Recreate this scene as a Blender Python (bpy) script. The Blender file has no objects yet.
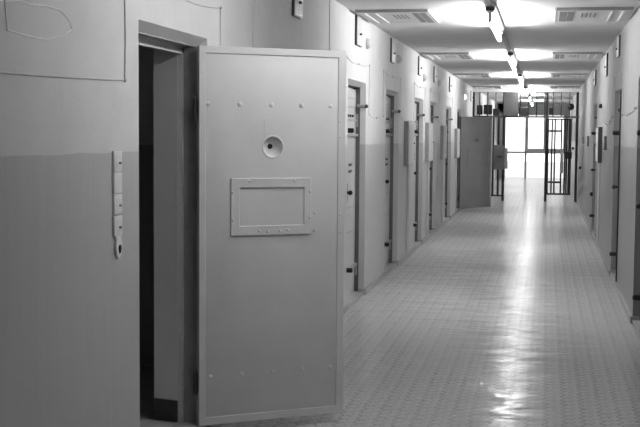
import bpy, bmesh, math, random
from mathutils import Vector, Matrix
random.seed(4)
S = bpy.context.scene
COL = S.collection
PI = math.pi

# ------------------------------------------------------------------ materials
def new_mat(name):
    m = bpy.data.materials.new(name); m.use_nodes = True
    nt = m.node_tree
    return m, nt, nt.nodes['Principled BSDF']

def N(nt, typ, **kw):
    n = nt.nodes.new(typ)
    for k, v in kw.items(): setattr(n, k, v)
    return n

def math_node(nt, op, a, b=None, c=None):
    n = N(nt, 'ShaderNodeMath', operation=op)
    for i, v in enumerate((a, b, c)):
        if v is None: continue
        if isinstance(v, (int, float)): n.inputs[i].default_value = v
        else: nt.links.new(v, n.inputs[i])
    return n.outputs[0]

def g3(v): return (v, v, v, 1)

def paint(name, val, rough=.5, spec=.4, var=.06, nscale=6, bump=.0, bscale=60, metal=0):
    m, nt, b = new_mat(name)
    b.inputs['Roughness'].default_value = rough
    b.inputs['Metallic'].default_value = metal
    b.inputs['Specular IOR Level'].default_value = spec
    tc = N(nt, 'ShaderNodeTexCoord')
    no = N(nt, 'ShaderNodeTexNoise'); no.inputs['Scale'].default_value = nscale; no.inputs['Detail'].default_value = 5
    nt.links.new(tc.outputs['Object'], no.inputs['Vector'])
    r = N(nt, 'ShaderNodeMapRange')
    r.inputs['From Min'].default_value = .3; r.inputs['From Max'].default_value = .7
    r.inputs['To Min'].default_value = val * (1 - var); r.inputs['To Max'].default_value = val * (1 + var)
    nt.links.new(no.outputs['Fac'], r.inputs['Value'])
    nt.links.new(r.outputs['Result'], b.inputs['Base Color'])
    if bump:
        n2 = N(nt, 'ShaderNodeTexNoise'); n2.inputs['Scale'].default_value = bscale; n2.inputs['Detail'].default_value = 4
        nt.links.new(tc.outputs['Object'], n2.inputs['Vector'])
        bp = N(nt, 'ShaderNodeBump'); bp.inputs['Strength'].default_value = bump; bp.inputs['Distance'].default_value = .004
        nt.links.new(n2.outputs['Fac'], bp.inputs['Height']); nt.links.new(bp.outputs['Normal'], b.inputs['Normal'])
    return m

def wall_mat(name, up, low, z0=1.478, slope=-.004, streak=.035):
    """plaster above, oil paint dado below a ragged hand-painted edge"""
    m, nt, b = new_mat(name)
    ge = N(nt, 'ShaderNodeNewGeometry')
    sp = N(nt, 'ShaderNodeSeparateXYZ'); nt.links.new(ge.outputs['Position'], sp.inputs[0])
    no = N(nt, 'ShaderNodeTexNoise'); no.inputs['Scale'].default_value = 5; no.inputs['Detail'].default_value = 6
    nt.links.new(ge.outputs['Position'], no.inputs['Vector'])
    edge = math_node(nt, 'ADD', math_node(nt, 'MULTIPLY', sp.outputs['Y'], slope), z0)
    edge = math_node(nt, 'ADD', edge, math_node(nt, 'MULTIPLY', math_node(nt, 'SUBTRACT', no.outputs['Fac'], .5), .02))
    d = math_node(nt, 'MULTIPLY', math_node(nt, 'SUBTRACT', sp.outputs['Z'], edge), 250)
    fac = math_node(nt, 'ADD', d, .5); fac.node.use_clamp = True
    mx = N(nt, 'ShaderNodeMix', data_type='RGBA')
    nt.links.new(fac, mx.inputs['Factor'])
    # slight streaks in the oil paint, blotches in the plaster
    mp = N(nt, 'ShaderNodeMapping'); mp.inputs['Scale'].default_value = (9, 9, .7)
    nt.links.new(ge.outputs['Position'], mp.inputs['Vector'])
    st = N(nt, 'ShaderNodeTexNoise'); st.inputs['Scale'].default_value = 2.5; st.inputs['Detail'].default_value = 5
    nt.links.new(mp.outputs[0], st.inputs['Vector'])
    def rng(src, v, k):
        r = N(nt, 'ShaderNodeMapRange')
        r.inputs['From Min'].default_value = .3; r.inputs['From Max'].default_value = .7
        r.inputs['To Min'].default_value = v * (1 - k); r.inputs['To Max'].default_value = v * (1 + k)
        nt.links.new(src, r.inputs['Value']); return r.outputs['Result']
    nt.links.new(rng(st.outputs['Fac'], low, streak), mx.inputs['A'])
    nt.links.new(rng(no.outputs['Fac'], up, .04), mx.inputs['B'])
    nt.links.new(mx.outputs['Result'], b.inputs['Base Color'])
    rr = math_node(nt, 'ADD', math_node(nt, 'MULTIPLY', fac, .4), .33)
    nt.links.new(rr, b.inputs['Roughness'])
    b.inputs['Specular IOR Level'].default_value = .35
    n2 = N(nt, 'ShaderNodeTexNoise'); n2.inputs['Scale'].default_value = 55; n2.inputs['Detail'].default_value = 4
    nt.links.new(ge.outputs['Position'], n2.inputs['Vector'])
    bp = N(nt, 'ShaderNodeBump'); bp.inputs['Strength'].default_value = .3; bp.inputs['Distance'].default_value = .003
    nt.links.new(n2.outputs['Fac'], bp.inputs['Height']); nt.links.new(bp.outputs['Normal'], b.inputs['Normal'])
    return m

def floor_mat():
    m, nt, b = new_mat('patterned_linoleum')
    ge = N(nt, 'ShaderNodeNewGeometry')
    sp = N(nt, 'ShaderNodeSeparateXYZ'); nt.links.new(ge.outputs['Position'], sp.inputs[0])
    M_ = lambda op, a, b_=None, c=None: math_node(nt, op, a, b_, c)
    nz = N(nt, 'ShaderNodeTexNoise'); nz.inputs['Scale'].default_value = 38; nz.inputs['Detail'].default_value = 2
    nt.links.new(ge.outputs['Position'], nz.inputs['Vector'])
    wob = M_('MULTIPLY', M_('SUBTRACT', nz.outputs['Fac'], .5), .45)
    u = M_('ADD', M_('MULTIPLY', sp.outputs['X'], 1 / .10), wob)
    v = M_('ADD', M_('MULTIPLY', sp.outputs['Y'], 1 / .085), wob)
    # interlocking zig-zag chains running along the corridor with short bars between them
    tri = M_('ABSOLUTE', M_('SUBTRACT', M_('FRACT', v), .5))             # 0 .. .5
    fu = M_('FRACT', u)
    l1 = M_('LESS_THAN', M_('ABSOLUTE', M_('SUBTRACT', fu, M_('ADD', .13, M_('MULTIPLY', tri, .55)))), .055)
    l2 = M_('LESS_THAN', M_('ABSOLUTE', M_('SUBTRACT', fu, M_('SUBTRACT', .92, M_('MULTIPLY', tri, .55)))), .035)
    l3 = M_('MULTIPLY', M_('LESS_THAN', M_('ABSOLUTE', M_('SUBTRACT', M_('FRACT', M_('ADD', v, .28)), .5)), .07),
            M_('LESS_THAN', M_('ABSOLUTE', M_('SUBTRACT', fu, .52)), .20))
    lines = M_('MAXIMUM', M_('MAXIMUM', l1, M_('MULTIPLY', l2, .7)), M_('MULTIPLY', l3, .8))
    big = N(nt, 'ShaderNodeTexNoise'); big.inputs['Scale'].default_value = 1.3; big.inputs['Detail'].default_value = 5
    nt.links.new(ge.outputs['Position'], big.inputs['Vector'])
    fine = N(nt, 'ShaderNodeTexNoise'); fine.inputs['Scale'].default_value = 160; fine.inputs['Detail'].default_value = 2
    nt.links.new(ge.outputs['Position'], fine.inputs['Vector'])
    wear = N(nt, 'ShaderNodeMapRange'); wear.inputs['From Min'].default_value = .3; wear.inputs['From Max'].default_value = .65
    wear.inputs['To Min'].default_value = .5; wear.inputs['To Max'].default_value = 1
    nt.links.new(big.outputs['Fac'], wear.inputs['Value'])
    ink = M_('MULTIPLY', lines, wear.outputs['Result'])
    base = M_('ADD', FLOOR_V * .86, M_('MULTIPLY', fine.outputs['Fac'], FLOOR_V * .28))
    colv = M_('MULTIPLY', base, M_('SUBTRACT', 1, M_('MULTIPLY', ink, .42)))
    nt.links.new(colv, b.inputs['Base Color'])
    b.inputs['Roughness'].default_value = .17
    rr = N(nt, 'ShaderNodeMapRange'); rr.inputs['From Min'].default_value = .3; rr.inputs['From Max'].default_value = .7
    rr.inputs['To Min'].default_value = .13; rr.inputs['To Max'].default_value = .27
    nt.links.new(big.outputs['Fac'], rr.inputs['Value']); nt.links.new(rr.outputs['Result'], b.inputs['Roughness'])
    b.inputs['Specular IOR Level'].default_value = .06
    # sheet joints and ripples: slow waves give the broken bright streak
    mp = N(nt, 'ShaderNodeMapping'); mp.inputs['Scale'].default_value = (1.0, 2.4, 1)
    nt.links.new(ge.outputs['Position'], mp.inputs['Vector'])
    rp = N(nt, 'ShaderNodeTexNoise'); rp.inputs['Scale'].default_value = 2.2; rp.inputs['Detail'].default_value = 3
    nt.links.new(mp.outputs[0], rp.inputs['Vector'])
    b1 = N(nt, 'ShaderNodeBump'); b1.inputs['Strength'].default_value = .5; b1.inputs['Distance'].default_value = .03
    nt.links.new(rp.outputs['Fac'], b1.inputs['Height'])
    b2 = N(nt, 'ShaderNodeBump'); b2.inputs['Strength'].default_value = .12; b2.inputs['Distance'].default_value = .001
    nt.links.new(M_('SUBTRACT', fine.outputs['Fac'], M_('MULTIPLY', lines, .6)), b2.inputs['Height'])
    nt.links.new(b1.outputs['Normal'], b2.inputs['Normal']); nt.links.new(b2.outputs['Normal'], b.inputs['Normal'])
    # worn wax coat: half-strength mirror layer over the matt sheet
    b.inputs['Specular IOR Level'].default_value = 0
    gl = N(nt, 'ShaderNodeBsdfGlossy'); gl.inputs['Color'].default_value = (1, 1, 1, 1)
    nt.links.new(rr.outputs['Result'], gl.inputs['Roughness']); nt.links.new(b2.outputs['Normal'], gl.inputs['Normal'])
    fr = N(nt, 'ShaderNodeFresnel'); fr.inputs['IOR'].default_value = 1.4
    nt.links.new(b2.outputs['Normal'], fr.inputs['Normal'])
    mx = N(nt, 'ShaderNodeMixShader')
    nt.links.new(M_('MULTIPLY', fr.outputs[0], .47), mx.inputs[0])
    nt.links.new(b.outputs[0], mx.inputs[1]); nt.links.new(gl.outputs[0], mx.inputs[2])
    nt.links.new(mx.outputs[0], nt.nodes['Material Output'].inputs['Surface'])
    return m

def emit(name, val, s):
    m, nt, b = new_mat(name)
    b.inputs['Base Color'].default_value = g3(val)
    b.inputs['Emission Color'].default_value = (1, 1, 1, 1)
    b.inputs['Emission Strength'].default_value = s
    return m

def glass_mat():
    m, nt, b = new_mat('window_glass')
    nt.nodes.remove(b)
    t = N(nt, 'ShaderNodeBsdfTransparent'); t.inputs['Color'].default_value = (.95, .95, .95, 1)
    g = N(nt, 'ShaderNodeBsdfGlossy'); g.inputs['Roughness'].default_value = .05
    f = N(nt, 'ShaderNodeFresnel'); f.inputs['IOR'].default_value = 1.45
    mx = N(nt, 'ShaderNodeMixShader')
    nt.links.new(f.outputs[0], mx.inputs[0]); nt.links.new(t.outputs[0], mx.inputs[1]); nt.links.new(g.outputs[0], mx.inputs[2])
    nt.links.new(mx.outputs[0], nt.nodes['Material Output'].inputs['Surface'])
    return m

FLOOR_V = .43
TUBE = 84
TUBE_DIM = 47  # weaker strength for the nearest lamp, keeps the near walls dimmer
M = dict(
    wall=wall_mat('plaster_over_oil_paint_dado', .64, .47),
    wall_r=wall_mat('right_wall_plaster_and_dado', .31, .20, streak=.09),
    ceil=paint('ceiling_plaster', .68, .7, .3, .05, 3, .25, 70),
    floor=floor_mat(),
    base=paint('skirting_paint', .34, .4, .4, .12, 12),
    leaf=paint('grey_door_enamel', .62, .42, .4, .04, 5, .12, 90),
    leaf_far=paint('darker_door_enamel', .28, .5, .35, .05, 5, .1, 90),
    leaf_lite=paint('pale_door_enamel', .5, .45, .4, .05, 6, .1, 90),
    frame=paint('dark_frame_enamel', .36, .45, .4, .1, 12),
    frame_shaded=paint('shaded_frame_enamel', .13, .5, .35, .1, 12),  # same frame paint, colour darkened to give the shade in the gaps
    stop=paint('door_stop_enamel', .62, .45, .4, .06, 12),
    shade=paint('gate_lock_enamel', .12, .45, .4, .1, 15),
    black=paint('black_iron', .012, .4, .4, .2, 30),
    dark=paint('dark_steel', .06, .45, .4, .15, 20),
    steel=paint('grey_steel', .3, .4, .4, .08, 15),
    bright=paint('bright_steel', .6, .25, .5, .05, 15, metal=.6),
    plast=paint('ivory_plastic', .78, .4, .45, .03, 20),
    plate=paint('painted_box_enamel', .55, .45, .4, .05, 14),
    cab=paint('grey_cabinet_enamel', .30, .45, .4, .05, 14),
    vent=paint('vent_enamel', .56, .5, .35, .04, 10),
    strip=paint('white_enamel', .8, .4, .4, .02, 10),
    grill=paint('vent_grille_grey', .2, .6, .3, .1, 40),
    wire=paint('painted_cable', .40, .6, .3, .2, 20),
    flake=paint('bare_plaster_edge', .9, .8, .2, .05, 30),
    cell=wall_mat('cell_plaster_and_dado', .65, .36, 1.46, 0),
    cellfloor=paint('cell_floor', .45, .5, .4, .1, 8),
    tube=emit('fluorescent_tube', .8, TUBE),
    tube_dim=emit('dim_fluorescent_tube', .8, TUBE_DIM),
    cable=paint('cable_wall_paint', .55, .6, .3, .1, 20),
    signal=emit('lit_signal_lamp', .8, 6),
    winframe=paint('window_frame_paint', .6, .4, .4, .04, 10),
    glass=glass_mat(),
    outside=paint('pale_yard_concrete', .5, .8, .2, .1, 2),
)

# ------------------------------------------------------------------ mesh helpers
class MB:
    def __init__(self): self.bm = bmesh.new()
    def box(self, x0, x1, y0, y1, z0, z1, bevel=0):
        bm = bmesh.new()
        bmesh.ops.create_cube(bm, size=1)
        for v in bm.verts:
            v.co = Vector(((x0 + x1) / 2 + v.co.x * (x1 - x0), (y0 + y1) / 2 + v.co.y * (y1 - y0), (z0 + z1) / 2 + v.co.z * (z1 - z0)))
        if bevel: bmesh.ops.bevel(bm, geom=bm.edges[:], offset=bevel, segments=2, affect='EDGES', profile=.5)
        self.add(bm); return self
    def add(self, bm):
        me = bpy.data.meshes.new('t'); bm.to_mesh(me); bm.free()
        self.bm.from_mesh(me); bpy.data.meshes.remove(me)
    def quad(self, *pts):
        vs = [self.bm.verts.new(p) for p in pts]; self.bm.faces.new(vs); return self
    def cyl(self, a, b, r, seg=12, r2=None, cap=True):
        a = Vector(a); b = Vector(b); d = b - a
        bm = bmesh.new()
        bmesh.ops.create_cone(bm, cap_ends=cap, segments=seg, radius1=r, radius2=r if r2 is None else r2, depth=d.length)
        q = Vector((0, 0, 1)).rotation_difference(d.normalized()).to_matrix().to_4x4()
        bm.transform(Matrix.Translation((a + b) / 2) @ q)
        self.add(bm); return self
    def ball(self, c, r, sc=(1, 1, 1), seg=16):
        bm = bmesh.new(); bmesh.ops.create_uvsphere(bm, u_segments=seg, v_segments=seg // 2, radius=r)
        for v in bm.verts: v.co = Vector((v.co.x * sc[0] + c[0], v.co.y * sc[1] + c[1], v.co.z * sc[2] + c[2]))
        self.add(bm); return self
    def tube(self, pts, r, seg=6):
        pts = [Vector(p) for p in pts]
        rings = []
        for i, p in enumerate(pts):
            t = (pts[min(i + 1, len(pts) - 1)] - pts[max(i - 1, 0)]).normalized()
            up = Vector((1, 0, 0)) if abs(t.x) < .9 else Vector((0, 0, 1))
            s = t.cross(up).normalized(); w = s.cross(t)
            rings.append([self.bm.verts.new(p + (s * math.cos(k * 2 * PI / seg) + w * math.sin(k * 2 * PI / seg)) * r) for k in range(seg)])
        for A, B in zip(rings, rings[1:]):
            for k in range(seg): self.bm.faces.new((A[k], A[(k + 1) % seg], B[(k + 1) % seg], B[k]))
        self.bm.faces.new(rings[0][::-1]); self.bm.faces.new(rings[-1]); return self
    def ring(self, x0, x1, z0, z1, w, y0, y1):
        """one continuous rectangular frame; w = (left, right, bottom, top) widths, front y0, back y1"""
        o = [(x0, z0), (x1, z0), (x1, z1), (x0, z1)]
        i = [(x0 + w[0], z0 + w[2]), (x1 - w[1], z0 + w[2]), (x1 - w[1], z1 - w[3]), (x0 + w[0], z1 - w[3])]
        c = .002
        o2 = [(x0 + c, z0 + c), (x1 - c, z0 + c), (x1 - c, z1 - c), (x0 + c, z1 - c)]
        i2 = [(i[0][0] - c, i[0][1] - c), (i[1][0] + c, i[1][1] - c), (i[2][0] + c, i[2][1] + c), (i[3][0] - c, i[3][1] + c)]
        L = []
        for pts, y in ((o, y1), (o, y0 + c), (o2, y0), (i2, y0), (i, y0 + c), (i, y1)):
            L.append([self.bm.verts.new((x, y, z)) for x, z in pts])
        for A, B in zip(L, L[1:] + L[:1]):
            for k in range(4): self.bm.faces.new((A[k], A[(k + 1) % 4], B[(k + 1) % 4], B[k]))
        return self
    def build(self, name, mat, parent=None, smooth=False):
        bmesh.ops.recalc_face_normals(self.bm, faces=self.bm.faces[:])
        me = bpy.data.meshes.new(name); self.bm.to_mesh(me); self.bm.free()
        me.materials.append(mat)
        if smooth:
            for p in me.polygons: p.use_smooth = True
            try: me.set_sharp_from_angle(angle=math.radians(35))
            except Exception: pass
        o = bpy.data.objects.new(name, me); COL.objects.link(o)
        if parent: o.parent = parent
        return o

def tag(o, label, cat, group=None, kind=None):
    o['label'] = label; o['category'] = cat
    if group: o['group'] = group
    o['kind'] = kind or 'thing'
    return o

def thing(name, label, cat, loc=(0, 0, 0), rotz=0, group=None):
    o = bpy.data.objects.new(name, None); COL.objects.link(o)
    o.empty_display_size = .1
    o.location = loc; o.rotation_euler = (0, 0, rotz)
    return tag(o, label, cat, group)

def struct(mb, name, mat, parent=None):
    o = mb.build(name, mat, parent)
    if not parent: o['kind'] = 'structure'
    return o

def dup(root, loc, rotz, label, skip=()):
    r = root.copy(); COL.objects.link(r); r.location = loc; r.rotation_euler = (0, 0, rotz); r['label'] = label
    for ch in list(root.children):
        if ch.name.split('.')[0] in skip: continue
        c = ch.copy(); COL.objects.link(c); c.parent = r
        for gch in ch.children:
            if gch.name.split('.')[0] in skip: continue
            d = gch.copy(); COL.objects.link(d); d.parent = c
    return r

# ------------------------------------------------------------------ measured place (metres)
XL, XR, ZC = -1.686, .729, 2.602       # wall faces, ceiling
Y0, Y1 = -2.0, 41.0                    # back wall, window wall
CX = -.468                             # line of lamps
TH = .28                               # wall thickness
SP, DROP, FAR, SOF = .055, .028, .004, .040                  # splay of the door reveals
HT = 2.013                             # head of the openings
#           near    far     state
LEFT = [(4.62, 5.612), (9.80, 10.80), (12.2, 13.27), (14.92, 15.97), (16.95, 18.0), (19.7, 20.78), (22.2, 23.30)]
RIGHT = [(8.65, 9.665), (11.83, 12.95), (17.42, 18.5)]
GATE = 26.8

def side_wall(name, X, sgn, opens, mat, through=()):
    """sgn -1: wall body lies towards -x.  Reveals splay inwards."""
    mb = MB()
    def bx(d0, d1, y0, y1, z0, z1):
        a, b = X + sgn * d0, X + sgn * d1
        mb.box(min(a, b), max(a, b), y0, y1, z0, z1)
    y = Y0 - .2
    for k, (a, b) in enumerate(opens):
        bx(0, TH, y, a, 0, ZC); bx(0, TH, a, b, HT, ZC)
        p = X; q = X + sgn * SP
        ai, bi, hi = a + DROP, b - FAR, HT - SOF
        # splayed soffit and jambs as solid wedges
        def wedge(o0, o1, i0, i1, j0, j1):
            # o*: outer edge points, i*: inner edge points, j*: inner edge points at the solid
            f = mb.quad
            f(o0, o1, i1, i0); f(i0, i1, j1, j0); f(o0, i0, j0); f(o1, j1, i1)
        wedge((p, a, HT), (p, b, HT), (q, a, hi), (q, b, hi), (q, a, HT), (q, b, HT))
        wedge((p, a, 0), (p, a, HT), (q, ai, 0), (q, ai, hi), (q, a, 0), (q, a, HT))
        wedge((p, b, 0), (p, b, HT), (q, bi, 0), (q, bi, hi), (q, b, 0), (q, b, HT))
        if k in through:
            for (c0, c1) in ((a, ai), (bi, b)): bx(SP + .09, TH, c0, c1, 0, HT)
            bx(SP + .09, TH, a, b, hi, HT)
        else:
            bx(SP + .09, TH, a, b, 0, HT)
        y = b
    bx(0, TH, y, Y1 + .2, 0, ZC)
    return struct(mb, name, mat)

side_wall('wall_left', XL, -1, LEFT, M['wall'], through=(0, 6))
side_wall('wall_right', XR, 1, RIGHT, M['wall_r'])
struct(MB().box(-6, XR + .6, Y0 - .3, Y1 + .3, -.2, 0), 'floor', M['floor'])
struct(MB().box(-6, XR + .6, Y0 - .3, Y1 + .3, ZC, ZC + .2), 'ceiling', M['ceil'])
struct(MB().box(XL - TH, XR + TH, Y0 - .2, Y0, 0, ZC), 'wall_back', M['wall'])

# end wall with the glazed screen
we = MB().box(XL - TH, XL + .22, Y1, Y1 + .2, 0, ZC).box(XR - .02, XR + TH, Y1, Y1 + .2, 0, ZC).box(XL, XR, Y1, Y1 + .2, 2.3, ZC)
struct(we, 'wall_end', M['wall'])
wx0, wx1 = XL + .22, XR - .02
win = MB().box(wx0, wx1, Y1 + .02, Y1 + .1, -.01, .003).box(wx0, wx1, Y1 + .02, Y1 + .1, 2.24, 2.3).box(wx0, wx1, Y1 + .02, Y1 + .1, .86, .93)
for x in (wx0 + .02, -.70, .0, wx1 - .03): win.box(x - .035, x + .035, Y1 + .02, Y1 + .1, 0, 2.3)
w1 = struct(win, 'window_1', M['winframe'])
sash = MB()
for (a, b) in ((-.665, -.035), (.035, wx1 - .065)):
    sash.box(a, b, Y1 + .0, Y1 + .06, .93, 1.03).box(a, b, Y1, Y1 + .06, 2.19, 2.24).box(a, a + .04, Y1, Y1 + .06, 1.03, 2.19).box(b - .06, b, Y1, Y1 + .06, 1.03, 2.19)
sash.build('window_sash', M['winframe'], w1)
for (a, b) in ((wx0 + .05, -.735), (-.665, -.035), (.035, wx1 - .065)):
    for (c, d) in ((.003, .86), (.93, 2.24)):
        MB().box(a, b, Y1 + .055, Y1 + .062, c, d).build('window_pane', M['glass'], w1)
struct(MB().box(-14, 14, Y1 + .4, Y1 + 30, -.25, -.15), 'ground', M['outside'])

# shallow cells behind the two open doors
def cell(name, a, b):
    c = MB()
    xo, xi = XL - TH, -5.2
    y0, y1 = a - 1.0, b + 1.2
    c.box(xi - .1, xi, y0, y1, 0, ZC).box(xi, xo, y0 - .1, y0, 0, ZC).box(xi, xo, y1, y1 + .1, 0, ZC)
    o = struct(c, name, M['cell'])
    MB().box(xi, XL - SP - .09, y0, y1, 0, .058).build('cell_floor', M['cellfloor'], o)
    return o
cell('wall_cell', LEFT[0][0], LEFT[0][1])
cell('wall_cell_far', LEFT[6][0], LEFT[6][1])

# inner jamb of the near cell doorway (flares towards the cell) with its dark skirting
def inner_jamb(a, b):
    xs, xe = XL - SP - .089, XL - TH - .001
    bi = b - FAR - .031
    j = MB()
    P = [(xs, bi), (xe, bi + .03), (xe, bi + .09), (xs, bi + .09)]
    for z0, z1 in ((0, HT - .03),):
        lo = [j.bm.verts.new((x, y, z0)) for x, y in P]; hi = [j.bm.verts.new((x, y, z1)) for x, y in P]
        j.bm.faces.new(lo[::-1]); j.bm.faces.new(hi)
        for k in range(4): j.bm.faces.new((lo[k], lo[(k + 1) % 4], hi[(k + 1) % 4], hi[k]))
    o = struct(j, 'trim_1', M['strip'])
    s = MB()
    for z0, z1, e in ((.06, .17, .012), (.095, .108, .022)):
        Q = [(xs, bi - e), (xe, bi + .03 - e), (xe, bi + .06), (xs, bi + .01)]
        lo = [s.bm.verts.new((x, y, z0)) for x, y in Q]; hi = [s.bm.verts.new((x, y, z1)) for x, y in Q]
        s.bm.faces.new(lo[::-1]); s.bm.faces.new(hi)
        for k in range(4): s.bm.faces.new((lo[k], lo[(k + 1) % 4], hi[(k + 1) % 4], hi[k]))
    s.build('skirting', M['dark'], o)
inner_jamb(*LEFT[0])

# skirting boards: one run per pillar, returned into the reveals
def skirting(name, X, sgn, opens):
    mb = MB(); t = .018; h = .06
    edges = [Y0] + [v for o in opens for v in o] + [Y1]
    for k in range(0, len(edges), 2):
        a, b = edges[k], edges[k + 1]
        x0, x1 = sorted((X, X - sgn * t))
        mb.box(x0, x1, a + (0 if k == 0 else -.016), b + .016, 0, h)
        if k > 0:       # return on the far jamb of the opening just passed
            r0, r1 = sorted((X - sgn * t, X + sgn * SP))
            mb.box(r0, r1, a - FAR - .014, a + .004, 0, h)
    return struct(mb, name, M['base'])
skirting('baseboard_left', XL, -1, LEFT)
skirting('baseboard_right', XR, 1, RIGHT)

# ------------------------------------------------------------------ steel door frames
def frame(n, X, sgn, a, b, mat):
    ai, bi, hi = a + DROP, b - FAR, HT - SOF
    d0, d1, t = SP - .001, SP + .075, .003
    mb = MB()
    def bx(e0, e1, y0, y1, z0, z1):
        p, q = sorted((X + sgn * e0, X + sgn * e1)); mb.box(p, q, y0, y1, z0, z1)
    bx(d0, d1, ai - .02, ai + t, 0, hi + .02); bx(d0, d1, bi - t, bi + .02, 0, hi + .02); bx(d0, d1, ai, bi, hi - t, hi + .02)
    o = struct(mb, 'trim_%d' % n, mat)
    st = MB(); mb = st
    e0, e1, w = SP + .066, SP + .090, .030
    bx(e0, e1, ai, ai + w, 0, hi - t); bx(e0, e1, bi - w, bi, 0, hi - t); bx(e0, e1, ai, bi, hi - .038, hi - t)
    st.build('door_stop', M['stop'], o)
    th = MB(); mb = th
    bx(-.002, SP + .10, ai, bi, -.01, .03 if n != 2 else .055)
    th.build('threshold', M['base'], o)
    return o
n = 2
for (a, b) in LEFT: frame(n, XL, -1, a, b, M['frame'] if n == 2 else M['frame_shaded']); n += 1
for (a, b) in RIGHT:
    fo = frame(n, XR, 1, a, b, M['frame_shaded'])
    if n == 10: MB().box(XR - .013, XR + .02, a - .004, a + .03, .07, HT - .02, .002).build('edge_strip', M['black'], fo)  # thin black strip down the near edge of this opening
    n += 1

# ------------------------------------------------------------------ the open steel door
def open_leaf():
    root = thing('cell_door', 'large open grey steel cell door nearest the camera with rivets, peephole and food hatch', 'door', group='steel cell doors')
    W, H, T = .797, 1.917, .042       # hinge at x=0, face at y=0 looking to -y, bottom at z=0
    lf = MB().box(0, W, 0, T, 0, H, .004).build('door_leaf', M['leaf'], root)
    # hollow out the dish of the peephole
    dish_r, dish_d = .052, .037
    R = (dish_r ** 2 + dish_d ** 2) / (2 * dish_d)
    px, pz = .394, 1.471 - .056
    cb = MB().ball((px, -(R - dish_d), pz), R, seg=160).build('cutter', M['leaf'])
    md = lf.modifiers.new('cut', 'BOOLEAN'); md.operation = 'DIFFERENCE'; md.object = cb; md.solver = 'EXACT'
    dg = bpy.context.evaluated_depsgraph_get()
    me = bpy.data.meshes.new_from_object(lf.evaluated_get(dg))
    lf.modifiers.clear(); lf.data = me; me.name = 'door_leaf'
    for p in me.polygons: p.use_smooth = True
    me.set_sharp_from_angle(angle=math.radians(30))
    bpy.data.objects.remove(cb)
    # rim of flat bar round the sheet
    rim = MB(); e = -.006
    rim.ring(0, W, 0, H, (.034, .041, .040, .036), e, .001)
    rm = rim.build('rim', M['leaf'], root)
    for (x, z) in ((.771, 1.115), (.771, 1.024), (.769, 1.603), (.769, 1.524), (.775, .35)):
        MB().ball((x, e, z - .056), .006, (1, .7, 1)).build('screw', M['leaf'], rm, True)
    for x, r in ((.048, .013), (.216, .013), (.385, .013), (.55, .013), (.713, .012)):
        MB().ball((x, .001, 1.686 - .056), r, (1, .6, 1)).build('rivet', M['leaf'], root, True)
    for x in (.062, .231, .398, .568, .724):
        MB().ball((x, .001, .305 - .056), .011, (1, .4, 1)).build('rivet', M['leaf'], root, True)
    # peephole
    lip = MB()
    bmr = bmesh.new(); segs = 64
    prof = [(dish_r + .010, 0.0005), (dish_r + .007, -.002), (dish_r + .002, -.0025), (dish_r - .001, .001)]
    rings = [[bmr.verts.new((px + r * math.cos(k * 2 * PI / segs), y, pz + r * math.sin(k * 2 * PI / segs))) for k in range(segs)] for r, y in prof]
    for A, B in zip(rings, rings[1:]):
        for k in range(segs): bmr.faces.new((A[k], A[(k + 1) % segs], B[(k + 1) % segs], B[k]))
    lip.add(bmr)
    ph = lip.build('peephole', M['leaf'], root, True)
    MB().cyl((px - .004, dish_d - .006, pz + .003), (px - .004, dish_d + .004, pz + .003), .0135, 24).build('lens', M['black'], ph)
    cp = MB().box(.346, .349, -.002, .001, 1.525 - .056, 1.610 - .056).box(.346, .40, -.0015, .001, 1.608 - .056, 1.611 - .056)
    cp.build('cover_plate', M['leaf'], root)
    # food hatch
    ht = MB(); z0, z1, x0, x1 = 1.019 - .056, 1.312 - .056, .167, .604
    hx0, hx1, hz0, hz1 = .214, .566, 1.068 - .056, 1.263 - .056; f = -.009
    ht.ring(x0, x1, z0, z1, (hx0 - x0, x1 - hx1, hz0 - z0, z1 - hz1), f, .001)
    hh = ht.build('food_hatch', M['leaf'], root)
    for (x, z) in ((.265, 1.298), (.513, 1.298), (.176, 1.24), (.178, 1.10), (.598, 1.24), (.628, 1.128), (.597, 1.105), (.628, 1.035), (.318, 1.043), (.366, 1.038), (.432, 1.038), (.475, 1.043)):
        MB().ball((x, f if x < .605 else 0, z - .056), .0068, (1, .7, 1), 12).build('rivet', M['leaf'], hh, True)
    # hinges on the knuckle side
    for z in (1.60, .22):
        MB().cyl((-.012, .022, z - .06), (-.012, .022, z + .06), .011, 12).box(-.012, .01, .016, .028, z - .05, z + .05).build('hinge', M['dark'], root, True)
    return root
ang = math.atan2(.444, .662)
door0 = open_leaf()
door0.location = (-1.705, 5.532, .056); door0.rotation_euler = (0, 0, ang)

# far open door: same leaf in a darker enamel
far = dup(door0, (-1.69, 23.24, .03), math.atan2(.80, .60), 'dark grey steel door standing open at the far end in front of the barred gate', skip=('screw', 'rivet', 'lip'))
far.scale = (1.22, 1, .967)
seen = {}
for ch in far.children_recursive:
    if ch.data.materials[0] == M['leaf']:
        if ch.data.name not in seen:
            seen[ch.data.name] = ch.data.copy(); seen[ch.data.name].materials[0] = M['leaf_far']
        ch.data = seen[ch.data.name]

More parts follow.
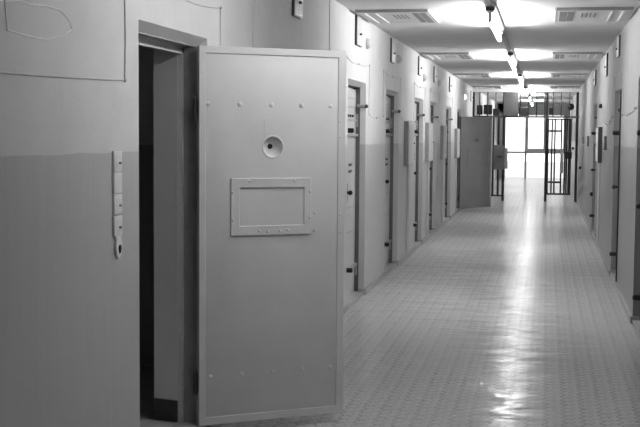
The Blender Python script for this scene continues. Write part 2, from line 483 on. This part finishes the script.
# ------------------------------------------------------------------ closed cell doors
def closed_door(X, sgn, a, b, label, small=False):
    """leaf in the frame rebate; hinge at the far jamb; hardware on the corridor face"""
    ai, bi = a + DROP + .010, b - FAR - .012
    w = bi - ai; Hh = HT - SOF - .022
    root = thing('cell_door', label, 'door', (X, (a + b) / 2, 0), 0, 'steel cell doors')
    yc = (a + b) / 2
    d = SP + .042                                   # face depth behind the wall plane
    def bx(mb, e0, e1, y0, y1, z0, z1, bev=0):
        p, q = sorted((sgn * e0, sgn * e1)); mb.box(p, q, y0 - yc, y1 - yc, z0, z1, bev); return mb
    def pt(e, y, z): return (sgn * e, y - yc, z)
    bx(MB(), d, d + .045, ai, bi, .03, Hh, .003).build('door_leaf', M['leaf_lite'], root)
    rim = MB()
    for (y0, y1, z0, z1) in ((ai, ai + .035, .03, Hh), (bi - .035, bi, .03, Hh), (ai, bi, .03, .066), (ai, bi, Hh - .035, Hh)):
        bx(rim, d - .004, d, y0, y1, z0, z1)
    rim.build('rim', M['leaf_lite'], root)
    ext = .0 if sgn < 0 else .04
    hy = ai + .11                                   # line of the ironmongery
    # inspection flap with its hinge line
    fl = bx(MB(), d - .008, d, bi - .62, bi - .10, 1.40, 1.655, .002).build('inspection_flap', M['leaf_lite'], root)
    hg = bx(MB(), d - .016, d, bi - .64, bi - .01, 1.655, 1.668)
    hg.build('flap_hinge', M['steel'], fl)
    for k in range(4):
        bx(MB(), d - .012, d, bi - .58 + k * .13, bi - .53 + k * .13, 1.69, 1.712).build('slot', M['black'], root)
    # rim bolts: thick black round handles standing out of the leaf
    for z, L, nm in ((1.565, .115 + ext, 'bolt_handle'), (.335, .115 + ext, 'bolt_handle')):
        o = MB().cyl(pt(d, hy, z), pt(d - L, hy, z), .022, 16).ball(pt(d - L, hy, z), .023, (.6, 1, 1)).build(nm, M['black'], root, True)
        MB().cyl(pt(d - L * .5, hy - .025, z), pt(d - L * .5, hy - .031, z), .009, 10).build('rivet', M['bright'], o)
        bx(MB(), d - .03, d, hy + .04, bi + .0, z - .055, z - .03, .003).cyl(pt(d - .02, hy + .16, z - .06), pt(d - .02, hy + .16, z - .02), .012, 8).build('bolt_bar', M['steel'], root)
    # hanging hasp below the upper bolt
    MB().cyl(pt(d - .06, hy + .05, 1.53), pt(d - .03, hy + .10, 1.43), .010, 8).ball(pt(d - .03, hy + .12, 1.42), .018).build('hasp', M['dark'], root, True)
    for z in (1.25, 1.19): bx(MB(), d - .012, d, bi - .36, bi - .22, z - .012, z + .012, .003).build('latch', M['dark'], root)
    # lock case with lever
    lk = bx(MB(), d - .07, d, hy - .06, hy + .04, .93, 1.10, .004)
    lk = lk.build('lock_case', M['black'], root)
    MB().cyl(pt(d - .06, hy, 1.02), pt(d - .10 - ext, hy, 1.02), .013, 10).ball(pt(d - .10 - ext, hy, 1.02), .022).build('lock_knob', M['black'], lk, True)
    # slanting seams of the patched sheet
    for z in (1.86, 1.78, .62, .85): bx(MB(), d - .003, d, bi - .5, bi - .12, z, z + .008).build('stiffener', M['steel'], root)
    # door holder on the far jamb: pin with a black round end
    py = b - .04 if sgn < 0 else a + .05
    MB().cyl(pt(SP + .02, py, 1.795), pt(.0, py, 1.795), .017, 10).build('holder_pin', M['steel'], root, True)
    MB().cyl(pt(.0, py, 1.795), pt(-.012, py, 1.795), .018, 12).ball(pt(-.012, py, 1.795), .018).build('holder_stud', M['dark'], root, True)
    for z in (1.66, .25): MB().cyl(pt(d - .012, bi + .006, z - .06), pt(d - .012, bi + .006, z + .06), .014, 10).build('hinge', M['steel'], root, True)
    return root
ordn = ['shut pale steel door just past the free edge of the large open door',
        'second shut steel door on the left wall, just before the first grey wall cabinet',
        'shut steel door between the first and second grey cabinets of the left wall',
        'shut steel door between the second and third grey cabinets of the left wall',
        'shut steel door between the third and fourth grey cabinets of the left wall']
for (a, b), lb in zip(LEFT[1:6], ordn): closed_door(XL, -1, a, b, lb)
for (a, b), lb in zip(RIGHT, ['shut steel door at the right border of the photo, nearest on the right wall',
                              'shut steel door on the right wall with black bolt showing, second from the camera',
                              'shut steel door on the right wall just beyond the grey wall cabinet']): closed_door(XR, 1, a, b, lb)

# ------------------------------------------------------------------ wall fittings
# switch column beside the near doorway
def wall_bx(mb, X, sgn, p, y0, y1, z0, z1, bev=.003):
    a, b = sorted((X, X - sgn * p)); mb.box(a, b, y0, y1, z0, z1, bev); return mb
sy0, sy1 = 4.313, 4.398
sw = [(1.468, 1.384, True, 'topmost ivory switch plate of the column beside the near doorway, with a small knob'),
      (1.381, 1.299, False, 'blank ivory plate without knob, second in the column beside the near doorway'),
      (1.296, 1.216, True, 'third ivory switch plate from the top beside the near doorway, with a small knob'),
      (1.209, 1.128, True, 'lowest square ivory switch plate, directly above the oval key plate')]
for zt, zb, kn, lb in sw:
    r = thing('switch_plate', lb, 'switch', (XL, (sy0 + sy1) / 2, (zt + zb) / 2), 0, 'switch plates in the column')
    h = (zt - zb) / 2; w = (sy1 - sy0) / 2
    MB().box(-.002, .011, -w, w, -h, h, .003).build('cover', M['plast'], r, True)
    if kn:
        MB().cyl((.011, .005, -.006), (.022, .005, -.006), .005, 10).build('knob', M['steel'], r, True)
        MB().box(.010, .0125, -.02, .028, -.03, .022, .001).build('rocker', M['plast'], r)
r = thing('key_switch', 'small oval key plate with a dark keyhole below the switch column', 'switch', (XL, 4.36, 1.085))
kp = MB(); bmk = bmesh.new(); oval = []
for k in range(32):
    t = k * 2 * PI / 32; oval.append((.034 * math.cos(t), .050 * math.sin(t) * (1.0 if math.sin(t) < 0 else .85)))
lo = [bmk.verts.new((-.002, y, z)) for y, z in oval]; hi = [bmk.verts.new((.012, y * .94, z * .94)) for y, z in oval]
bmk.faces.new(lo[::-1]); bmk.faces.new(hi)
for k in range(32): bmk.faces.new((lo[k], lo[(k + 1) % 32], hi[(k + 1) % 32], hi[k]))
kp.add(bmk); kp.build('cover', M['plast'], r, True)
MB().box(-.002, .010, -.028, .028, .03, .062, .003).build('neck', M['plast'], r)
MB().cyl((.010, .004, -.006), (.0155, .004, -.006), .013, 16).box(.010, .0155, -.003, .011, -.026, -.006).build('keyhole', M['black'], r)

# narrow boxes near the ceiling, each with a knob; round signal lamps
def panel_box(X, sgn, y0, y1, z0, z1, label):
    r = thing('wall_box', label, 'wall box', (X, (y0 + y1) / 2, (z0 + z1) / 2), 0, 'narrow boxes below the ceiling')
    w, h = (y1 - y0) / 2, (z1 - z0) / 2
    a, b = sorted((0, -sgn * .022)); MB().box(a, b, -w, w, -h, h, .002).build('box_body', M['plate'], r)
    a, b = sorted((0, -sgn * .018)); MB().box(a, b, -w - .014, -w - .001, -h, h).box(a, b, -w - .014, w, -h - .008, -h - .001).build('shadow_gap', M['dark'], r)
    MB().cyl((-sgn * .02, .0, -.03), (-sgn * .04, .0, -.03), .010, 10).build('knob', M['dark'], r, True)
    return r
for (y0, y1, z0, z1, lb) in ((7.57, 7.82, 2.33, 2.575, 'narrow box below the ceiling on the left wall, directly above the large open door'),
                             (10.14, 10.42, 2.33, 2.585, 'narrow wall box below the first left ceiling vent'),
                             (12.48, 12.75, 2.32, 2.575, 'narrow wall box on the left wall between the first and second signal lamps'),
                             (15.22, 15.5, 2.32, 2.56, 'narrow wall box on the left wall just before the third signal lamp'),
                             (17.35, 17.6, 2.32, 2.55, 'narrow wall box on the left wall just before the fourth signal lamp'),
                             (20.15, 20.4, 2.28, 2.53, 'narrow wall box on the left wall beyond the fourth signal lamp'),
                             (25.95, 26.45, 2.28, 2.5, 'last narrow box on the left wall, just before the barred gate')):
    panel_box(XL, -1, y0, y1, z0, z1, lb)
for (y0, y1, z0, z1, lb) in ((12.2, 12.5, 2.36, 2.57, 'narrow box high on the right wall over the second shut door'),
                             (14.6, 14.85, 2.28, 2.55, 'narrow box high on the right wall beside the second right ceiling vent'),
                             (18.0, 18.3, 2.3, 2.52, 'narrow box high on the right wall over the third shut door')):
    panel_box(XR, 1, y0, y1, z0, z1, lb)
for (y, z, lit, lb) in ((10.80, 2.385, 0, 'unlit round signal lamp above the first shut door on the left wall'),
                        (13.08, 2.385, 0, 'unlit round signal lamp on the left wall above the second shut door'),
                        (15.9, 2.31, 0, 'unlit round signal lamp on the left wall, third from the camera'),
                        (18.1, 2.33, 0, 'unlit round signal lamp on the left wall, fourth from the camera'),
                        (23.9, 2.295, 1, 'small glowing round lamp high on the left wall above the far dark door')):
    r = thing('signal_lamp', lb, 'signal lamp', (XL, y, z), 0, 'round signal lamps over the doors')
    MB().cyl((-.002, 0, 0), (.018, 0, 0), .052, 24).build('lamp_base', M['plate'], r, True)
    MB().ball((.016, 0, 0), .046, (.8, 1, 1), 24).build('lamp_dome', M['signal'] if lit else M['plate'], r, True)

# grey cabinets between the doors with their conduits
def cabinet(X, sgn, y0, label, zt=1.69, zb=1.14, L=.60):
    r = thing('wall_cabinet', label, 'cabinet', (X, y0 + L / 2, zb), 0, 'grey wall cabinets')
    a, b = sorted((0, -sgn * .052)); MB().box(a, b, -L / 2, L / 2, 0, zt - zb, .003).build('cabinet_body', M['steel'], r)
    a, b = sorted((-sgn * .052, -sgn * .060)); MB().box(a, b, -L / 2 + .012, L / 2 - .012, .012, zt - zb - .012, .002).build('door', M['plate'], r)
    MB().cyl((-sgn * .06, L / 2 - .06, (zt - zb) * .5), (-sgn * .072, L / 2 - .06, (zt - zb) * .5), .011, 10).build('lock', M['dark'], r)
    for dy in (.02, .12):
        MB().cyl((-sgn * .014, dy, -zb + .065), (-sgn * .014, dy, .0), .011, 8).build('conduit', M['plate'], r, True)
    return r
for y, zt, zb, lb in ((13.8, 1.687, 1.15, 'grey wall cabinet nearest the camera on the left wall, with conduits below'),
                      (16.26, 1.694, 1.14, 'second grey wall cabinet along the left wall'),
                      (18.63, 1.67, 1.125, 'third grey wall cabinet along the left wall'),
                      (21.55, 1.635, 1.08, 'fourth grey wall cabinet, beside the far dark door')): cabinet(XL, -1, y, lb, zt, zb)
cabR = cabinet(XR, 1, 15.6, 'grey wall cabinet standing out from the right wall', 1.648, 1.174)
for c in cabR.children:
    if c.name.startswith('cabinet_body'): c.data.materials[0] = M['dark']
for y, w, z0, z1, lb in ((14.6, .3, 1.36, 1.53, 'small dark switch box on the right wall just before the grey cabinet'),
                         (20.6, .4, 1.34, 1.52, 'small dark switch box on the right wall beyond the third shut door'),
                         (23.2, .4, 1.36, 1.5, 'small grey switch box on the right wall nearest the barred gate')):
    r = thing('switch_box', lb, 'switch box', (XR, y, z0), 0, 'switch boxes of the right wall')
    MB().box(-.028, .0, -w / 2, w / 2, 0, z1 - z0, .003).build('box_body', M['grill'], r)
    MB().box(-.033, -.027, -w / 2 + .02, w / 2 - .02, .02, z1 - z0 - .02, .002).build('cover', M['cab'], r)

# cables painted over, looping above every doorway
def sag(p, q, s, n=8):
    return [(p[0], p[1] + (q[1] - p[1]) * t / n, p[2] + (q[2] - p[2]) * t / n - s * 4 * (t / n) * (1 - t / n)) for t in range(n + 1)]
xc = XL + .003
pts = sag((xc, 1.5, 1.73), (xc, 3.0, 1.72), .01) + sag((xc, 3.0, 1.722), (xc, 4.45, 1.752), .004) + [(xc, 4.46, 1.9), (xc, 4.45, 2.19)]
doors = [(4.45, 5.84), (6.52, 8.9), (9.66, 10.98), (11.95, 13.36), (14.8, 16.15), (16.85, 18.2), (19.55, 20.9)]
for k, (a, b) in enumerate(doors):
    m_ = (a + b) / 2
    if k > 0:
        pts += [(xc, a, 1.75), (xc, a, 2.17)]
    if k == 1:
        pts += [(xc, a, 2.594), (xc, b, 2.594), (xc, b, 1.73)] + sag((xc, b, 1.715), (xc, 9.66, 1.72), .02, 5)[1:]
        continue
    pts += sag((xc, a, 2.2), (xc, m_, 2.165), .022, 6) + sag((xc, m_, 2.165), (xc, b, 2.19), .012, 6)[1:]
    pts += [(xc, b, 2.1), (xc, b, 1.73)]
    if k + 1 < len(doors):
        c = doors[k + 1][0]
        pts += sag((xc, b, 1.715), (xc, (b + c) / 2, 1.695), .006, 4)[1:] + sag((xc, (b + c) / 2, 1.695), (xc, c, 1.72), .006, 4)[1:]
tag(MB().tube(pts, .0033, 6).build('cable', M['cable'], None, True), 'thin painted-over cable looping above the doors along the left wall', 'cable')
def clip(y, z): return (y, z)
root = bpy.data.objects['cable']
for (y, z) in ((4.45, 1.752), (5.84, 2.19), (10.32, 2.165), (10.98, 2.19), (11.46, 1.695), (11.0, 1.72), (11.95, 1.72), (12.65, 2.165), (15.5, 2.165), (17.5, 2.165)):
    MB().ball((xc + .002, y, z), .008, (.8, 1.2, 1), 10).build('clip', M['wire'], root, True)
xr = XR - .003
pr = sag((xr, 9.75, 1.78), (xr, 10.7, 1.73), .01) + sag((xr, 10.7, 1.73), (xr, 11.6, 1.74), .02)[1:]
pr += [(xr, 11.65, 2.2)] + sag((xr, 11.65, 2.2), (xr, 13.1, 2.2), .03) + [(xr, 13.1, 1.78)] + sag((xr, 13.1, 1.76), (xr, 14.2, 1.66), .0, 4) + sag((xr, 14.2, 1.66), (xr, 15.2, 1.68), .01, 4)[1:]
cr = tag(MB().tube(pr, .0033, 6).build('cable', M['cable'], None, True), 'thin painted-over cable with dark clips along the right wall', 'cable')
for (y, z) in ((9.95, 1.77), (10.45, 1.735), (10.75, 1.73), (11.5, 1.735), (13.2, 1.74), (13.7, 1.70), (14.2, 1.66), (14.7, 1.68)):
    MB().ball((xr - .003, y, z), .010, (.8, 1.5, 1), 10).build('clip', M['grill'], cr, True)
# dark stud on the right wall by the second door and along the corridor
for y, z, lb in ((15.9, 1.93, 'dark round stud on the right wall above the grey cabinet'), (24.6, .85, 'dark round stud low on the right wall near the barred gate'),
                 (18.3, .62, 'dark round stud low on the right wall at the third shut door')):
    tag(MB().cyl((XR + .0, y, z), (XR - .03, y, z), .03, 12).ball((XR - .03, y, z), .03, (.5, 1, 1)).build('wall_stud', M['black'], None, True), lb, 'stud', 'dark wall studs')

# pale outline of an old plaster patch high on the near wall
patch = []
for (x, y) in ((3.413, 1.956),(3.418, 1.91),(3.431, 1.864),(3.552, 1.855),(3.705, 1.858),(3.846, 1.883),(3.933, 1.912),(3.916, 1.935),(3.83, 1.965),(3.707, 1.973),(3.591, 1.96),(3.518, 1.965)):
    patch.append((XL - .0006, x + random.uniform(-.006, .006), y + random.uniform(-.004, .004)))
patch.append(patch[0])
tag(MB().tube(patch, .0034, 6).build('plaster_crack', M['flake'], None), 'pale pointed outline of a cracked plaster patch high on the near left wall', 'crack')

# ------------------------------------------------------------------ ceiling: trunking, lamps, vents
tr = MB().box(CX - .022, CX + .022, -1.6, Y1 - .4, ZC - .03, ZC - .001, .003)
tag(tr.build('cable_trunking', M['cab']), 'grey trunking running down the middle of the ceiling between the tubes', 'trunking')
BAY = 5.32
lamp_labels = {0: 'fluorescent fitting above the large open door, over the top edge of the photo', 1: 'largest and nearest visible glowing fluorescent tube on the ceiling', 2: 'second glowing fluorescent tube from the camera',
               3: 'third glowing fluorescent tube from the camera', 4: 'fourth glowing fluorescent tube, just before the barred gate',
               5: 'first glowing fluorescent tube beyond the barred gate', 6: 'farthest glowing fluorescent tube before the window'}
first = None
for k in range(7):
    y0 = 9.42 + BAY * (k - 1)
    if first is None:
        r = thing('tube_lamp', lamp_labels[k], 'lamp', (CX, y0, ZC), 0, 'fluorescent ceiling lamps')
        L = 2.0
        hs = MB(); bmh = bmesh.new()
        prof = [(-.045, -.03), (.045, -.03), (.022, -.085), (-.022, -.085)]
        A = [bmh.verts.new((x, 0, z)) for x, z in prof]; B = [bmh.verts.new((x, L, z)) for x, z in prof]
        bmh.faces.new(A); bmh.faces.new(B[::-1])
        for q in range(4): bmh.faces.new((A[q], B[q], B[(q + 1) % 4], A[(q + 1) % 4]))
        hs.add(bmh); hs.build('housing', M['strip'], r)
        MB().box(-.036, .036, -.010, .0, -.066, -.034, .002).build('end_cap', M['dark'], r)
        for yy in (.0, L - .03):
            MB().box(-.014, .014, yy, yy + .03, -.16, -.08, .003).build('lamp_holder', M['cab'], r)
        MB().cyl((0, .03, -.135), (0, L - .03, -.135), .019, 14).build('tube', M['tube_dim'], r, True)
        first = r
        old = [c for c in r.children if c.name.startswith('tube')][0]
    else:
        c = dup(first, (CX, y0, ZC), 0, lamp_labels[k])
        if k == 1:
            new_tube = old.data.copy(); new_tube.materials[0] = M['tube']
        for q in c.children:
            if q.name.startswith('tube'): q.data = new_tube

def vent(side):
    x0, x1 = (-.312, .312)
    s = side                                        # +1: grille towards +x (left wall vents), -1 mirrored
    r = thing('ceiling_vent', 'v', 'vent', (0, 0, ZC), 0, 'flat ceiling vents')
    MB().box(x0, x1, 0, 1.02, -.022, 0, .003).build('vent_plate', M['vent'], r)
    MB().box(x0, x1, -.006, .004, -.026, 0, .002).build('front_lip', M['steel'], r)
    e0, e1 = sorted((s * .312, s * .326)); MB().box(e0, e1, 0, 1.02, -.024, 0, .002).build('side_lip', M['strip'], r)
    def bx(a, b, y0, y1, z, mat, nm):
        p, q = sorted((s * a, s * b)); MB().box(p, q, y0, y1, -.022 - z, -.021, .001).build(nm, mat, r)
    bx(.165, .215, .12, .92, .003, M['grill'], 'grille'); bx(.225, .285, .12, .95, .003, M['grill'], 'grille')
    for q in range(4): bx(-.02 + q * .035, -.007 + q * .035, .25, .6, .003, M['grill'], 'slot')
    bx(-.25, -.235, .1, .95, .006, M['strip'], 'strip'); bx(-.155, -.14, .1, .95, .006, M['strip'], 'strip')
    return r
lv = vent(1); rv = vent(-1)
nth = ['nearest', 'second', 'third', 'fourth']
for k in range(4):
    y = 9.86 + BAY * k
    la = '%s flat ceiling vent in the row along the left wall' % nth[k]; ra = '%s flat ceiling vent in the row along the right wall' % nth[k]
    if k == 0:
        lv.location = (-1.33, y, ZC); rv.location = (.375, y, ZC); lv['label'] = la; rv['label'] = ra
    else:
        dup(lv, (-1.33, y, ZC), 0, la); dup(rv, (.375, y, ZC), 0, ra)

# ------------------------------------------------------------------ barred gate across the corridor
struct(MB().box(XL, XR, GATE - .06, GATE + .06, 2.5, ZC), 'beam', M['ceil'])
ZT = 1.937
g = thing('barred_gate', 'dark barred gate screen spanning the corridor near its far end', 'gate', (0, GATE, 0))
MB().box(XL, XR, -.025, .025, ZT - .02, ZT + .02).build('transom', M['dark'], g)
for x in (XL + .02, -.965, .005, XR - .045): MB().box(x - .028, x + .028, -.022, .022, 0, 2.5).build('post', M['black'], g)
xs = [XL + .16 + .185 * k for k in range(12)]
for x in xs:
    if -1.0 < x < -.62 or abs(x - .005) < .05: continue
    MB().cyl((x, 0, ZT), (x, 0, 2.5), .013, 8).build('upper_bar', M['black'], g)
for x in (-1.56, -1.44, -1.32, -1.2, -1.08): MB().cyl((x, 0, .1), (x, 0, ZT), .024, 10).build('side_bar', M['black'], g)
MB().box(XL, -.965, -.015, .015, .1, .14).build('bottom_rail', M['dark'], g)
MB().box(-1.19, -.945, -.06, .05, .72, 1.285, .006).build('lock_case', M['shade'], g)
MB().box(-.945, -.865, .0, .05, .74, 1.22, .006).build('strike_plate', M['cab'], g)
MB().cyl((-1.06, -.06, 1.02), (-1.06, -.10, 1.02), .02, 10).box(-1.1, -.98, -.11, -.09, 1.0, 1.03).build('handle', M['black'], g)
# right-hand leaf
lf = thing('gate_leaf', 'narrow barred gate leaf with lock at the right wall of the far gate', 'gate', (.03, GATE - .05, 0))
fr = MB().box(0, .03, -.015, .015, .16, 1.9).box(.465, .535, -.02, .02, .16, 1.9).box(0, .535, -.015, .015, 1.87, 1.9).box(0, .535, -.015, .015, .16, .20)
fr.build('leaf_frame', M['black'], lf)
for x in (.10, .165, .31, .39, .435): MB().cyl((x, 0, .2), (x, 0, 1.87), .018, 8).build('bar', M['black'], lf)
for z in (1.617, .45): MB().box(.0, .30, -.014, .014, z - .022, z + .022).build('cross_bar', M['black'], lf)
MB().box(.30, .365, -.03, .02, .66, 1.215, .004).build('lock_plate', M['cab'], lf)
lk = MB().box(.37, .55, -.05, .03, .99, 1.15, .006).build('lock_case', M['black'], lf)
MB().cyl((.57, -.03, 1.23), (.57, -.10, 1.23), .03, 12).build('knob', M['black'], lk)
# fittings hung on the transom bars
r = tag(MB().box(-.975, -.645, -.1, -.03, ZT + .02, 2.497, .006).build('cover_panel', M['dark']), 'tall grey metal panel fixed above the gate opening', 'panel')
r.location = (0, GATE, 0)
r = tag(MB().box(-.63, -.42, .03, .16, ZT + .02, 2.16, .006).build('junction_box', M['black']), 'black box on the gate transom beside the grey panel', 'box'); r.location = (0, GATE, 0)
r = tag(MB().box(.05, .14, -.09, -.025, 1.985, 2.14, .006).build('junction_box', M['black']), 'small black box on the gate transom above the barred leaf', 'box'); r.location = (0, GATE, 0)
r = thing('alarm_bell', 'round black bell on the upper bars at the right end of the gate', 'bell', (.54, GATE - .02, 2.166))
MB().cyl((0, 0, 0), (0, -.03, 0), .075, 24).build('bell_base', M['black'], r, True); MB().ball((0, -.03, 0), .068, (1, .6, 1)).build('gong', M['black'], r, True)
for x0, x1, z0, z1, lb in ((-1.59, -1.46, 1.98, 2.2, 'black box at the left end of the gate transom'), (-1.44, -1.24, 1.985, 2.21, 'wider black box on the left part of the gate transom'),
                           (-1.22, -1.08, 1.96, 2.12, 'black box on the transom next to the tall grey panel')):
    r = tag(MB().box(x0, x1, .02, .14, z0, z1, .008).build('junction_box', M['black']), lb, 'box'); r.location = (0, GATE, 0)

# ------------------------------------------------------------------ world, camera, view
w = bpy.data.worlds.new('overcast'); S.world = w; w.use_nodes = True
bg = w.node_tree.nodes['Background']; bg.inputs['Color'].default_value = (1, 1, 1, 1); bg.inputs['Strength'].default_value = 1.9

cam = bpy.data.cameras.new('camera'); co = bpy.data.objects.new('camera', cam); COL.objects.link(co)
f_px, cx, cy = 1150.0, 335.957, 211.910
cam.sensor_fit = 'HORIZONTAL'; cam.sensor_width = 36; cam.lens = f_px / 640 * 36
cam.shift_x = (320 - cx) / 640; cam.shift_y = (cy - 213.5) / 640
Rm = [[0.98371236, -0.00860959, 0.17954348], [0.02088128, 0.9975631, -0.06657197], [-0.1785328, 0.06923676, 0.98149494]]
conv = lambda v: Vector((v[0], v[2], -v[1]))
rt, dn, fw = (conv(v) for v in Rm)
mw = Matrix((rt, -dn, -fw)).transposed().to_4x4(); mw.translation = (0, 0, 1.55)
co.matrix_world = mw
cam.clip_start = .05; cam.clip_end = 200
S.camera = co
S.view_settings.view_transform = 'Standard'; S.view_settings.look = 'None'
S.view_settings.exposure = .38; S.view_settings.gamma = 1
S.view_settings.use_curve_mapping = False
S.cycles.use_denoising = True
S.cycles.max_bounces = 12; S.cycles.diffuse_bounces = 8
